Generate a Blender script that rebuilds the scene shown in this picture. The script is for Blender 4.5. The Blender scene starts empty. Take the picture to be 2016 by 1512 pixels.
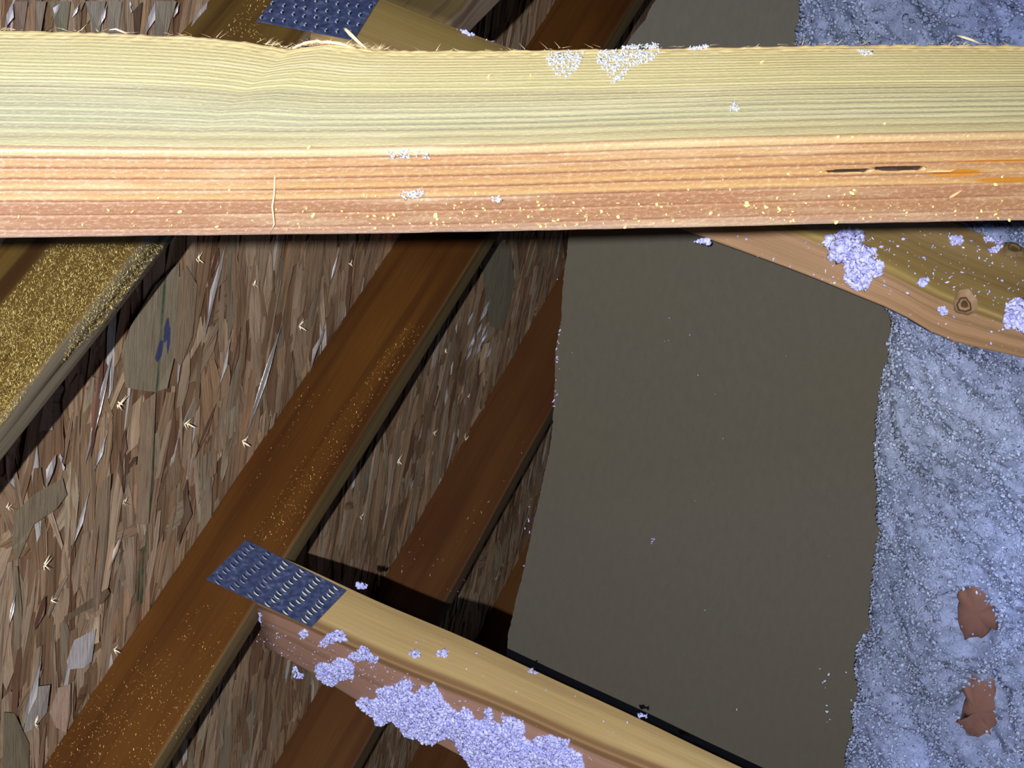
import bpy, math, random
import numpy as np
from mathutils import Matrix, Vector

rng = np.random.default_rng(7)
random.seed(7)
SC = bpy.context.scene
COL = SC.collection

# ------------------------------------------------------------------ frame of the place
# x = along the chords, y = along the roof (truss to truss), z = up; z = 0 is the ceiling board
F = 5500.0
W_ = np.array([0.88984888, -0.37740987, -0.25638012])
S_ = np.array([-0.12746781, -0.74519034, 0.65455582])
U_ = np.array([-0.43808781, -0.54977554, -0.7112144])
W_ /= np.linalg.norm(W_); S_ = S_ - W_ * (S_ @ W_); S_ /= np.linalg.norm(S_)
U_ = np.cross(W_, S_); U_ *= -1 if U_[2] > 0 else 1
SY = 1.0
A = np.array([W_, S_, U_])
if np.linalg.det(A) > 0:
    SY = -1.0
    A = np.array([W_, -S_, U_])
GAP = 0.17
H = 1.7793 + GAP
CAM = np.array([0, 0, H])
def cv(v): return A @ np.asarray(v, float)            # camera-frame vector -> place
def cp(v): return CAM + cv(v)
def ray(x, y): return cv(((x - 1008) / F, (756 - y) / F, 1.0))
def hit(px, P, n):
    d = ray(*px); return CAM + d * (((P - CAM) @ n) / (d @ n))
N = cv([0.93248422, -0.31491293, -0.17692662]); N /= np.linalg.norm(N)    # sheathing normal, into the attic
S = cv(S_)                                            # truss to truss
Wd = np.array([1.0, 0, 0]); UP = np.array([0, 0, 1.0])
R = np.cross(N, S); R /= np.linalg.norm(R); R *= 1 if R[2] < 0 else -1   # down the uprights
S0 = 1.29298; SP = 0.6748                             # first truss plane, spacing

# ------------------------------------------------------------------ camera, world, lights, exposure
cam_data = bpy.data.cameras.new('camera'); cam = bpy.data.objects.new('camera', cam_data); COL.objects.link(cam)
cx, cy, cz = cv((1, 0, 0)), cv((0, 1, 0)), cv((0, 0, -1))
cam.matrix_world = Matrix(((cx[0], cy[0], cz[0], CAM[0]), (cx[1], cy[1], cz[1], CAM[1]), (cx[2], cy[2], cz[2], CAM[2]), (0, 0, 0, 1)))
cam_data.sensor_fit = 'HORIZONTAL'; cam_data.sensor_width = 36.0; cam_data.lens = F * 36.0 / 2016.0
cam_data.clip_start = 0.02; cam_data.clip_end = 50
SC.camera = cam

world = bpy.data.worlds.new('world'); SC.world = world; world.use_nodes = True
world.node_tree.nodes['Background'].inputs[0].default_value = (0.8, 0.82, 1.0, 1)
world.node_tree.nodes['Background'].inputs[1].default_value = 0.02

def spot(name, pos, aim_px, energy, size, blend, radius, color, depth=2.7):
    d = bpy.data.lights.new(name, 'SPOT'); o = bpy.data.objects.new(name, d); COL.objects.link(o)
    p = cp(pos); o.location = p
    t = CAM + ray(*aim_px) * depth
    o.rotation_euler = Vector(t - p).to_track_quat('-Z', 'Y').to_euler()
    d.energy = energy; d.spot_size = math.radians(size); d.spot_blend = blend; d.shadow_soft_size = radius; d.color = color
    return o
spot('torch_light', (-0.066, -0.030, -0.75), (960, 1010), 580, 34, 1.0, 0.006, (1.0, 0.985, 0.96))
spot('added_blue_fill', (-0.36, 0.10, 0.52), (20, 265), 30, 70, 1.0, 0.012, (0.26, 0.46, 1.0), 1.0)  # added fill, no real lamp: bluish light for the nearest board's left end

vs = SC.view_settings
SC.display_settings.display_device = 'sRGB'
vs.view_transform = 'Standard'; vs.look = 'None'; vs.exposure = 0.0; vs.gamma = 1.0; vs.use_curve_mapping = False

# ------------------------------------------------------------------ helpers: objects
def mesh_obj(name, V, faces=None, quads=None, mats=(), parent=None, uv=None, colors=None, smooth=False, mat_idx=None):
    me = bpy.data.meshes.new(name)
    if faces is not None:
        me.from_pydata([tuple(v) for v in V], [], faces)
    else:
        V = np.asarray(V, np.float32); Q = np.asarray(quads, np.int32); k = Q.shape[1]
        me.vertices.add(len(V)); me.vertices.foreach_set('co', V.ravel())
        me.loops.add(Q.size); me.loops.foreach_set('vertex_index', Q.ravel())
        me.polygons.add(len(Q)); me.polygons.foreach_set('loop_start', np.arange(0, Q.size, k, dtype=np.int32))
        me.polygons.foreach_set('loop_total', np.full(len(Q), k, np.int32))
    for m in mats: me.materials.append(m)
    me.update(calc_edges=True)
    if mat_idx is not None: me.polygons.foreach_set('material_index', np.asarray(mat_idx, np.int32))
    li = None
    if uv is not None:
        li = np.empty(len(me.loops), np.int32); me.loops.foreach_get('vertex_index', li)
        l = me.uv_layers.new(name='UVMap'); l.data.foreach_set('uv', np.asarray(uv, np.float32)[li].ravel())
    if colors is not None:
        a = me.color_attributes.new('tint', 'FLOAT_COLOR', 'POINT')
        a.data.foreach_set('color', np.asarray(colors, np.float32).ravel())
    if smooth: me.polygons.foreach_set('use_smooth', np.ones(len(me.polygons), bool))
    me.validate(); me.update()
    o = bpy.data.objects.new(name, me); COL.objects.link(o)
    if parent is not None: o.parent = parent; o.matrix_parent_inverse = parent.matrix_world.inverted()
    return o
def empty(name, loc, label, cat, group=None):
    o = bpy.data.objects.new(name, None); COL.objects.link(o); o.location = loc; o.empty_display_size = 0.05
    o['label'] = label; o['category'] = cat
    if group: o['group'] = group
    bpy.context.view_layer.update()
    return o
def tag(o, label=None, cat=None, group=None, kind=None):
    if label: o['label'] = label
    if cat: o['category'] = cat
    if group: o['group'] = group
    if kind: o['kind'] = kind
    return o

# ------------------------------------------------------------------ helpers: materials
class NT:
    def __init__(s, name):
        s.m = bpy.data.materials.new(name); s.m.use_nodes = True; s.t = s.m.node_tree
        s.b = s.t.nodes['Principled BSDF']
    def n(s, typ, **kw):
        nd = s.t.nodes.new(typ)
        for k, v in kw.items():
            if k[0] == 'i' and k[1:].isdigit():
                if hasattr(v, 'is_output'): s.t.links.new(v, nd.inputs[int(k[1:])])
                else: nd.inputs[int(k[1:])].default_value = v
            else: setattr(nd, k, v)
        return nd
    def math(s, op, a, b=0.0, c=None):
        nd = s.n('ShaderNodeMath', operation=op, i0=a, i1=b)
        if c is not None:
            if hasattr(c, 'is_output'): s.t.links.new(c, nd.inputs[2])
            else: nd.inputs[2].default_value = c
        return nd.outputs[0]
    def mix(s, f, a, b, mode='MIX'):
        nd = s.n('ShaderNodeMix', data_type='RGBA', blend_type=mode)
        for k, v in ((0, f), (6, a), (7, b)):
            if hasattr(v, 'is_output'): s.t.links.new(v, nd.inputs[k])
            else: nd.inputs[k].default_value = v if k == 0 else (*v[:3], 1)
        return nd.outputs[2]
    def ramp(s, f, stops, interp='LINEAR'):
        nd = s.n('ShaderNodeValToRGB', i0=f); cr = nd.color_ramp; cr.interpolation = interp
        while len(cr.elements) < len(stops): cr.elements.new(0.5)
        for e, (p, c) in zip(cr.elements, stops):
            e.position = p; e.color = (c, c, c, 1) if isinstance(c, (int, float)) else (*c, 1)
        return nd.outputs[0]
    def noise(s, vec, scale, detail=3, rough=0.5, dist=0.0):
        nd = s.n('ShaderNodeTexNoise'); s.t.links.new(vec, nd.inputs['Vector'])
        nd.inputs['Scale'].default_value = scale; nd.inputs['Detail'].default_value = detail
        nd.inputs['Roughness'].default_value = rough; nd.inputs['Distortion'].default_value = dist
        return nd.outputs[0]
    def scalev(s, vec, sc):
        return s.n('ShaderNodeVectorMath', operation='MULTIPLY', i0=vec, i1=sc).outputs[0]
    def base(s, col):
        if hasattr(col, 'is_output'): s.t.links.new(col, s.b.inputs['Base Color'])
        else: s.b.inputs['Base Color'].default_value = (*col, 1)
    def bump(s, h, strength, dist):
        nd = s.n('ShaderNodeBump'); nd.inputs['Strength'].default_value = strength; nd.inputs['Distance'].default_value = dist
        s.t.links.new(h, nd.inputs['Height']); s.t.links.new(nd.outputs[0], s.b.inputs['Normal'])
    def set(s, rough=0.7, spec=0.3, metal=0.0):
        s.b.inputs['Roughness'].default_value = rough; s.b.inputs['Specular IOR Level'].default_value = spec
        s.b.inputs['Metallic'].default_value = metal
        return s.m

def wood(name, wide, wide2, narrow, dark, split_v, ring=70, streak=0.6, narrow2=None, edge=0.0, rough=0.65, tail=None, spec=0.35):
    """grain runs along U (metres); V (metres) runs round the section: wide face first, then the narrow face"""
    t = NT(name); uv = t.n('ShaderNodeTexCoord').outputs['UV']
    sep = t.n('ShaderNodeSeparateXYZ', i0=uv); v = sep.outputs[1]; u = sep.outputs[0]
    g1 = t.noise(t.scalev(uv, (1.3, ring, 1)), 1.0, 3, 0.55, 0.3)
    g2 = t.noise(t.scalev(uv, (10, 420, 1)), 1.0, 2, 0.6)
    g3 = t.noise(t.scalev(uv, (3.0, 12, 1)), 1.0, 2, 0.5)
    cw = t.mix(t.ramp(g3, [(0.35, 0), (0.65, 1)]), wide, wide2)
    cn = t.mix(t.ramp(g3, [(0.4, 0), (0.7, 1)]), narrow, narrow2 or narrow)
    f = t.ramp(t.math('ADD', v, t.math('MULTIPLY', t.math('SUBTRACT', g3, 0.5), 0.006)), [(split_v / 0.3 - 0.004, 0), (split_v / 0.3 + 0.004, 1)])
    f = t.ramp(t.math('DIVIDE', t.math('ADD', v, t.math('MULTIPLY', t.math('SUBTRACT', g3, 0.5), 0.004)), 0.3), [(split_v / 0.3 - 0.006, 0), (split_v / 0.3 + 0.006, 1)])
    c = t.mix(f, cw, cn)
    if tail:
        f2 = t.ramp(t.math('DIVIDE', t.math('ADD', v, t.math('MULTIPLY', t.math('SUBTRACT', g3, 0.5), 0.01)), 0.3), [(tail[0] / 0.3 - 0.01, 0), (tail[0] / 0.3 + 0.01, 1)])
        c = t.mix(f2, c, tail[1])
    c = t.mix(t.math('MULTIPLY', t.ramp(g1, [(0.36, 1), (0.52, 0)]), streak), c, dark)
    c = t.mix(t.math('MULTIPLY', t.ramp(g2, [(0.3, 1), (0.6, 0)]), 0.35), c, t.mix(0.5, c, dark))
    t.base(c)
    t.bump(t.math('ADD', t.math('MULTIPLY', g1, 0.6), g2), 0.35, 0.0008)
    return t.set(rough, spec)

def tinted(name, mul=(1, 1, 1), scale=300, amt=0.25, rough=0.9, spec=0.1, sss=0.0, streak=None):
    t = NT(name); at = t.n('ShaderNodeAttribute', attribute_name='tint').outputs[0]
    co = t.n('ShaderNodeTexCoord').outputs['Object']
    c = t.mix(1.0, at, mul, 'MULTIPLY')
    nz = t.noise(t.n('ShaderNodeTexCoord').outputs['UV'] if streak else co, 1.0 if streak else scale, 3, 0.6)
    if streak:
        nz = t.noise(t.scalev(t.n('ShaderNodeTexCoord').outputs['UV'], streak), 1.0, 3, 0.6)
    c = t.mix(t.math('MULTIPLY', t.ramp(nz, [(0.35, 1), (0.65, 0)]), amt), c, (0.02, 0.015, 0.01))
    t.base(c); t.bump(nz, 0.4, 0.0015)
    return t.set(rough, spec)

M_UP = {}
M_UP[1] = wood('fuzzy_brown_stud_wood', (0.085, 0.045, 0.012), (0.14, 0.085, 0.02), (0.24, 0.20, 0.14), (0.03, 0.011, 0.004), 0.089, ring=60, streak=0.8, spec=0.12)
M_UP[2] = wood('red_brown_stud_wood', (0.082, 0.029, 0.007), (0.125, 0.050, 0.010), (0.21, 0.15, 0.07), (0.038, 0.012, 0.005), 0.089, ring=42, streak=0.5, spec=0.12)
M_UP[3] = wood('dark_red_stud_wood', (0.095, 0.036, 0.014), (0.12, 0.052, 0.018), (0.17, 0.12, 0.07), (0.06, 0.02, 0.01), 0.089, ring=40, streak=0.45, spec=0.12)
M_UP[4] = M_UP[3]
M_CH2 = lambda w: wood('tan_chord_wood', (0.44, 0.31, 0.135), (0.50, 0.37, 0.17), (0.22, 0.125, 0.055), (0.20, 0.115, 0.045), w - 0.004, ring=45, streak=0.42, narrow2=(0.20, 0.105, 0.05), tail=(w + 0.014, (0.42, 0.235, 0.175)))
M_CH1 = lambda w: wood('olive_chord_wood', (0.225, 0.16, 0.045), (0.30, 0.205, 0.085), (0.38, 0.235, 0.14), (0.11, 0.06, 0.022), w, ring=38, streak=0.5, narrow2=(0.43, 0.26, 0.14))

# ------------------------------------------------------------------ helpers: lumber
def lumber(name, C0, C1, mat, parent, radii=(0.002, 0.003, 0.002, 0.002), nseg=40, seg=(1, 1, 1, 1), wave=0.0006, disp=None, curve=None, seed=0, smooth=True):
    """C0, C1: four corner points (T, M, L, K) at both ends; curve(i, t) gives a corner along the length"""
    C0 = np.asarray(C0); C1 = np.asarray(C1)
    ts = np.linspace(0, 1, nseg + 1)
    if curve is None:
        Cs = C0[None] * (1 - ts)[:, None, None] + C1[None] * ts[:, None, None]
    else:
        Cs = np.array([[curve(i, t) for i in range(4)] for t in ts])
    rg = np.random.default_rng(seed)
    ph = rg.uniform(0, 6.28, (4, 3, 3)); fr = rg.uniform(4, 25, (4, 3, 3))
    for i in range(4):
        for k in range(3):
            Cs[:, i, :] += wave * np.sin(ts[:, None] * fr[i, k][None] * 3 + ph[i, k][None])
    prof = []; vv = []
    per = 0.0
    for i in range(4):
        P = Cs[:, i]; Q = Cs[:, (i + 1) % 4]; Pp = Cs[:, (i - 1) % 4]
        e1 = Q - P; L1 = np.linalg.norm(e1, axis=1, keepdims=True); e1 = e1 / L1
        e0 = Pp - P; e0 = e0 / np.linalg.norm(e0, axis=1, keepdims=True)
        r = radii[i]; K = 5
        for a in np.linspace(0, 1, K):      # quadratic corner
            prof.append(P + e0 * r * (1 - a) ** 2 + e1 * r * a ** 2); vv.append(per + (a - 0.5) * r)
        Lm = float(L1.mean()); rn = radii[(i + 1) % 4]
        for j in range(1, seg[i]):
            q = j / seg[i]; s_ = r + (L1 - r - rn) * q
            prof.append(P + e1 * s_); vv.append(per + r + (Lm - r - rn) * q)
        per += Lm
    V = np.stack(prof, 1)                   # rings x points x 3
    n, m = V.shape[:2]
    lens = np.linalg.norm(C1[0] - C0[0]) if curve is None else np.linalg.norm(Cs[-1, 0] - Cs[0, 0])
    u = ts * lens
    vv = np.array(vv)
    if disp is not None:
        T = np.roll(V, -1, 1) - np.roll(V, 1, 1); Lg = (C1[1] - C0[1]); Lg = Lg / np.linalg.norm(Lg)
        nn = np.cross(T, Lg[None, None]); nn /= np.linalg.norm(nn, axis=2, keepdims=True) + 1e-9
        cen = Cs.mean(1)[:, None]
        nn *= np.sign(((V - cen) * nn).sum(2, keepdims=True))
        V = V + nn * disp(u[:, None], vv[None], V)[..., None]
    UVs = np.stack(np.broadcast_arrays(u[:, None], vv[None]), 2).reshape(-1, 2)
    idx = np.arange(n * m).reshape(n, m)
    a = idx[:-1]; b = idx[1:]
    quads = np.stack([a, np.roll(a, -1, 1), np.roll(b, -1, 1), b], 2).reshape(-1, 4)
    # end caps as fans (degenerate-free quads via centre strips)
    Vf = V.reshape(-1, 3)
    c0 = len(Vf); Vf = np.vstack([Vf, V[0].mean(0), V[-1].mean(0)])
    UVs = np.vstack([UVs, [[0, 0.02]], [[lens, 0.02]]])
    faces = quads.tolist()
    for j in range(m):
        k = (j + 1) % m
        faces.append((idx[0, k], idx[0, j], c0)); faces.append((idx[-1, j], idx[-1, k], c0 + 1))
    faces = [tuple(int(q) for q in f) for f in faces]
    o = mesh_obj(name, Vf, faces=faces, mats=[mat], parent=parent, uv=UVs, smooth=smooth)
    bpy.context.view_layer.update()
    return o, Cs

# ------------------------------------------------------------------ uprights of the trusses
B1 = cp([-0.05735934, 0.47289626, 2.50255887])
def Bk(k): return B1 + S * SP * (k - 1)
WID, THK = 0.089, 0.038
A0 = Bk(1) - N * WID                                  # a point on the sheathing plane
def at_height(P, z): return P + R * ((P[2] - z) / (-R[2]))
def upright_corners(k, z, w=WID, th=THK):
    B = at_height(Bk(k), z)
    return [B - N * w, B, B + S * th, B + S * th - N * w]     # T(A), M(B), L(C), K
ZT, ZB = 1.55, -1.75

TR = {}
labels = {1: 'truss at the far left, its stud face dusted with golden sawdust fuzz',
          2: 'middle truss with a brown stud, tan chord and fluff heap along the chord',
          3: 'dark red-brown stud between the middle truss and the torn edge of the board',
          4: 'farthest stud, just seen past the lower left edge of the grey-brown board'}
for k in (1, 2, 3, 4):
    e = empty('roof_truss', at_height(Bk(k), ZB), labels[k], 'truss', 'trusses along the sheathing')
    TR[k] = e
    lumber('stud', upright_corners(k, ZT), upright_corners(k, ZB), M_UP[k], e, nseg=60, seed=k, radii=(0.0015, 0.003, 0.0025, 0.001), wave=0.0004)

# ------------------------------------------------------------------ chords
def line_fun(pts, P, n):
    w = np.array([hit(p, P, n) for p in pts]); o = np.argsort(w[:, 0]); w = w[o]
    def f(x):
        if x <= w[0, 0]: a, b = w[0], w[1]
        elif x >= w[-1, 0]: a, b = w[-2], w[-1]
        else:
            i = int(np.searchsorted(w[:, 0], x)); a, b = w[i - 1], w[i]
        return a + (b - a) * (x - a[0]) / (b[0] - a[0])
    return f
def chord(k, Tp, Mp, Lp, matf, x1, radii, disp=None, seg=(1, 1, 1, 1), nseg=90):
    P = Bk(k)
    fT = line_fun(Tp, P, S); fM = line_fun(Mp, P, S)
    nU = np.cross(Wd, S); nU /= np.linalg.norm(nU)
    fL = line_fun(Lp, fM(0.0), nU)
    def start(f):
        lo, hi = -1.0, 1.0
        for _ in range(50):
            m = (lo + hi) / 2
            if (f(m) - P) @ N < 0.0006: lo = m
            else: hi = m
        return lo
    sT, sM, sL = start(fT), start(fM), start(fL)
    def cur(i, t):
        T = fT(sT + (x1 - sT) * t); M = fM(sM + (x1 - sM) * t); L = fL(sL + (x1 - sL) * t)
        return (T, M, L, T + (L - M))[i]
    c0 = [cur(i, 0) for i in range(4)]; c1 = [cur(i, 1) for i in range(4)]
    ww = float(np.mean([np.linalg.norm(cur(0, t) - cur(1, t)) for t in (0.1, 0.3, 0.5, 0.7)])); print('chord', k, ww, np.linalg.norm(cur(1, .3) - cur(2, .3)))
    mat = matf(ww)
    o, Cs = lumber('bottom_chord', c0, c1, mat, TR[k], curve=cur, radii=radii, nseg=nseg, seg=seg, disp=disp, seed=10 + k)
    return o, fT, fM, fL, nU
ch2, T2f, M2f, L2f, nU = chord(2, [(565, 1100), (900, 1250), (1008, 1299), (1300, 1432), (1465, 1512)],
    [(540, 1204), (1000, 1398), (1100, 1440)], [(490, 1262), (640, 1345), (745, 1402)], M_CH2, 1.0, (0.002, 0.0035, 0.004, 0.002))
ch1, T1f, M1f, L1f, _ = chord(1, [(760, 0), (1000, 90), (1930, 455)], [(700, 88), (1600, 462), (1750, 522), (1870, 585), (2016, 640)],
    [(1355, 460), (1570, 540), (1740, 605), (1800, 634), (1850, 668), (1900, 684), (2016, 712)], M_CH1, 0.95, (0.002, 0.005, 0.004, 0.002))

# short web under the first chord
P1 = Bk(1)
wa = hit((925, 0), P1, S); wb = hit((872, 58), P1, S)
dw = (wa - wb) / np.linalg.norm(wa - wb)
side = np.cross(dw, S); side /= np.linalg.norm(side); side *= 1 if side[0] > 0 else -1
p0 = wb + dw * 0.004 + S * 0.003; p1 = wb + dw * 0.75
lumber('short_web', [p0 - side * 0.075, p0, p0 + S * 0.038, p0 + S * 0.038 - side * 0.075], [p1 - side * 0.075, p1, p1 + S * 0.038, p1 + S * 0.038 - side * 0.075],
       wood('grey_brown_web_wood', (0.10, 0.07, 0.025), (0.12, 0.085, 0.035), (0.26, 0.19, 0.14), (0.05, 0.03, 0.015), 0.075), TR[1], seed=21)

# ------------------------------------------------------------------ gang nail plates
def plate_mat():
    t = NT('galvanised_plate_steel'); co = t.n('ShaderNodeTexCoord').outputs['Object']
    nz = t.noise(co, 180, 4, 0.6)
    t.base(t.ramp(nz, [(0.3, (0.03, 0.045, 0.11)), (0.55, (0.065, 0.088, 0.20)), (0.75, (0.18, 0.21, 0.35))]))
    t.bump(nz, 0.4, 0.0006); t.set(0.42, 0.6, 0.25); return t.m
M_PLATE = plate_mat()
def simple(name, col, rough=0.7, spec=0.3, metal=0.0, nscale=200, amt=0.3):
    t = NT(name); co = t.n('ShaderNodeTexCoord').outputs['Object']; nz = t.noise(co, nscale, 3, 0.6)
    t.base(t.mix(t.math('MULTIPLY', nz, amt * 2), col, tuple(c * 0.45 for c in col)))
    return t.set(rough, spec, metal)
M_SLOT = simple('dark_plate_slot', (0.012, 0.016, 0.035), 0.8)
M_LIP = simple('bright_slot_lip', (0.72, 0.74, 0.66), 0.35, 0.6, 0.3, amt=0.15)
M_LIPD = simple('dim_lit_slot_lip', (0.30, 0.32, 0.46), 0.4, 0.6, 0.3, amt=0.2)  # same steel coloured dimmer, for the weaker light on the left lips
M_LIPB = simple('bluish_slot_lip', (0.55, 0.66, 0.85), 0.35, 0.6, 0.3, amt=0.15)
def nail_plate(k, px, rows, per, lipm, seed, dimleft=True, lh=1.0):
    rg = np.random.default_rng(seed)
    off = -S * 0.0024
    c = [hit(p, Bk(k), S) + off for p in px]          # p00 p01 p11 p10 ; a along length 0->3, b across 0->1
    def pt(a, b, h=0.0): return (c[0] * (1 - a) + c[3] * a) * (1 - b) + (c[1] * (1 - a) + c[2] * a) * b - S * h
    V = []; Fc = []; mi = []
    na, nb = 30, 12
    for i in range(na + 1):
        for j in range(nb + 1): V.append(pt(i / na, j / nb, 0.0004 * math.sin(i * 1.7) * math.sin(j * 2.1)))
    for i in range(na):
        for j in range(nb):
            q = i * (nb + 1) + j; Fc.append((q, q + 1, q + nb + 2, q + nb + 1)); mi.append(0)
    # turned rim
    rim = [pt(0, 0), pt(0, 1), pt(1, 1), pt(1, 0)]; base = len(V)
    for r_ in rim: V.append(r_); V.append(r_ + S * 0.0013)
    for i in range(4):
        a, b = base + 2 * i, base + 2 * ((i + 1) % 4); Fc.append((a, a + 1, b + 1, b)); mi.append(0)
    LA = np.linalg.norm(c[3] - c[0]); LB = np.linalg.norm(c[1] - c[0])
    ea = (c[3] - c[0]) / LA; eb = (c[1] - c[0]) / LB
    d1 = (ea * 1.06 - eb * 0.42) if dimleft else (-eb * 0.9 + ea * 0.2); d1 /= np.linalg.norm(d1); d2 = np.cross(S, d1)
    for i in range(rows):
        for j in range(per):
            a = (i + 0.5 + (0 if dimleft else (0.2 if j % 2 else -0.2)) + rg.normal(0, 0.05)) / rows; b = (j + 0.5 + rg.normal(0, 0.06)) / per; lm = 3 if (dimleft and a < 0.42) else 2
            o = pt(a, b, 0.0003) ; hl, hw = (0.0042 if dimleft else 0.0026) * rg.uniform(.85, 1.15), 0.0011
            K = 10; s0 = len(V)
            for q in range(K):
                an = 2 * math.pi * q / K; V.append(o + d1 * hl * math.cos(an) + d2 * hw * math.sin(an))
            Fc.append(tuple(range(s0, s0 + K))); mi.append(1)
            # curled lip along one side of the slot
            s0 = len(V); sg = 1
            hgt = 0.0011 * lh * rg.uniform(.5, 1.3); KK = 7
            for q in range(KK):
                w = q / (KK - 1); x = (w * 2 - 1) * hl * 0.95; bow = math.sqrt(max(0, 1 - (w * 2 - 1) ** 2))
                basep = o + d1 * x + d2 * sg * (hw * bow * 0.8)
                V.append(basep); V.append(basep + d2 * sg * 0.0005 - S * hgt * (0.3 + 0.7 * bow)); V.append(basep + d2 * sg * (0.0012 * bow + 0.0002))
            for q in range(KK - 1):
                for z_ in (0, 1):
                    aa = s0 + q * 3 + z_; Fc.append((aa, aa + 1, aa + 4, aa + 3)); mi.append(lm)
    o = mesh_obj('nail_plate', V, faces=Fc, mats=[M_PLATE, M_SLOT, lipm, M_LIPD], parent=TR[k], mat_idx=mi)
    return o
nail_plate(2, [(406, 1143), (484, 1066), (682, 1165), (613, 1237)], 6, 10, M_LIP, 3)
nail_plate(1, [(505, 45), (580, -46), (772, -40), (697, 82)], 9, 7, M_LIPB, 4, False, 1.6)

# ------------------------------------------------------------------ sheathing (oriented strand board)
nW = N
sN = S                                                # strands run along the roof
def osb_uv(P): d = P - A0; return np.stack([d @ R, d @ S], -1)
def osb_px(px): return osb_uv(hit(px, A0, N))
uv0 = np.array([osb_px(p) for p in [(0, 0), (0, 1512), (1115, 470), (1000, 1250), (900, 1512), (1100, 0)]])
umin, vmin = uv0.min(0) - 0.12; umax, vmax = uv0.max(0) + 0.12
V = []; Fc = []; Cc = []; UVl = []
def osb_pt(u, v, h): return A0 + R * u + S * v + N * h
for (u, v) in ((umin - 1.5, vmin - 1.2), (umax + 0.8, vmin - 1.2), (umax + 0.8, vmax + 1.0), (umin - 1.5, vmax + 1.0)):
    V.append(osb_pt(u, v, -0.0035)); Cc.append((0.4, 0.25, 0.15, 1)); UVl.append((u, v))
for (u, v) in ((umin - 1.5, vmin - 1.2), (umax + 0.8, vmin - 1.2), (umax + 0.8, vmax + 1.0), (umin - 1.5, vmax + 1.0)):
    V.append(osb_pt(u, v, -0.0145)); Cc.append((0.3, 0.2, 0.12, 1)); UVl.append((u, v))
Fc += [(0, 1, 2, 3), (7, 6, 5, 4), (0, 4, 5, 1), (1, 5, 6, 2), (2, 6, 7, 3), (3, 7, 4, 0)]
area = (umax - umin) * (vmax - vmin); NF = int(area * 1150)
pal = [((0.62, 0.42, 0.27), 0.32), ((0.74, 0.54, 0.38), 0.26), ((0.52, 0.33, 0.20), 0.16), ((0.34, 0.18, 0.11), 0.06), ((0.62, 0.50, 0.36), 0.13), ((0.95, 0.92, 0.93), 0.07)]  # last, palest tone paints the shine of tilted glossy strands
pc = np.array([p[0] for p in pal]); pw = np.array([p[1] for p in pal]); pw /= pw.sum()
for i in range(NF):
    u = rng.uniform(umin, umax); v = rng.uniform(vmin, vmax)
    pale = False
    ci = rng.choice(len(pc), p=pw); col = pc[ci] * rng.uniform(0.75, 1.2)
    L = rng.uniform(0.05, 0.17) * (0.8 if ci == 5 else 1); wd = rng.uniform(0.006, 0.040) * (0.45 if ci == 5 else 1)
    th = rng.normal(0, 0.17) if rng.random() < 0.93 else rng.uniform(-1.4, 1.4)
    if abs(th) > 0.6: L *= 0.6
    h0 = rng.uniform(-0.003, 0.0006); tx = rng.normal(0, 0.008); ty = rng.normal(0, 0.035)
    ct, st = math.cos(th), math.sin(th)
    K = 5; s0 = len(V); pts = []
    ends = rng.uniform(-0.35, 0.35, 4)
    for j in range(K):
        a = j / (K - 1) * 2 - 1; taper = 1 - 0.45 * abs(a) ** 3
        e = ends[0] if j == K - 1 else (ends[1] if j == 0 else 0)
        pts.append((a * L / 2 + e * wd, -wd / 2 * taper * rng.uniform(0.7, 1.15)))
    for j in range(K - 1, -1, -1):
        a = j / (K - 1) * 2 - 1; taper = 1 - 0.45 * abs(a) ** 3
        e = ends[2] if j == K - 1 else (ends[3] if j == 0 else 0)
        pts.append((a * L / 2 + e * wd, wd / 2 * taper * rng.uniform(0.7, 1.15)))
    bow = rng.normal(0, 0.0009)
    for (l, w) in pts:
        h = h0 + tx * l + ty * w + bow * (2 * l / L) ** 2
        V.append(osb_pt(u + w * ct + l * st, v - w * st + l * ct, min(h, 0.0035)))
        Cc.append((*col, 1)); UVl.append((u * 7.3 + w, v * 3.1 + l))
    for j in range(K - 1):
        Fc.append((s0 + j, s0 + j + 1, s0 + 2 * K - 2 - j, s0 + 2 * K - 1 - j))
def strand(px, col, h=0.0030, bow=0.0006):
    P = [osb_px(p) for p in px]; s0 = len(V); n_ = len(P)
    for i, q in enumerate(P):
        V.append(osb_pt(q[0], q[1], h + bow * math.sin(i * 2.4))); Cc.append((*col, 1)); UVl.append((q[0] * 5 + s0 * .37, q[1] * 2))
    Fc.append(tuple(range(s0, s0 + n_)))
def sliver_strand(a, b, w, col, h=0.0036):
    a = np.array(a, float); b = np.array(b, float); d = b - a; L = np.hypot(*d); q = np.array([-d[1], d[0]]) / L; m = (a + b) / 2 + q * rng.normal(0, w * .3)
    strand([a, a * .75 + b * .25 - q * w * .4, m - q * w * .5, a * .2 + b * .8 - q * w * .45, b, a * .25 + b * .75 + q * w * .45, m + q * w * .5, a * .8 + b * .2 + q * w * .35], col, h)
OL = (0.50, 0.42, 0.30); PL = (0.92, 0.88, 0.92); BR = (0.52, 0.38, 0.26); PK = (0.85, 0.62, 0.48)
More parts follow.
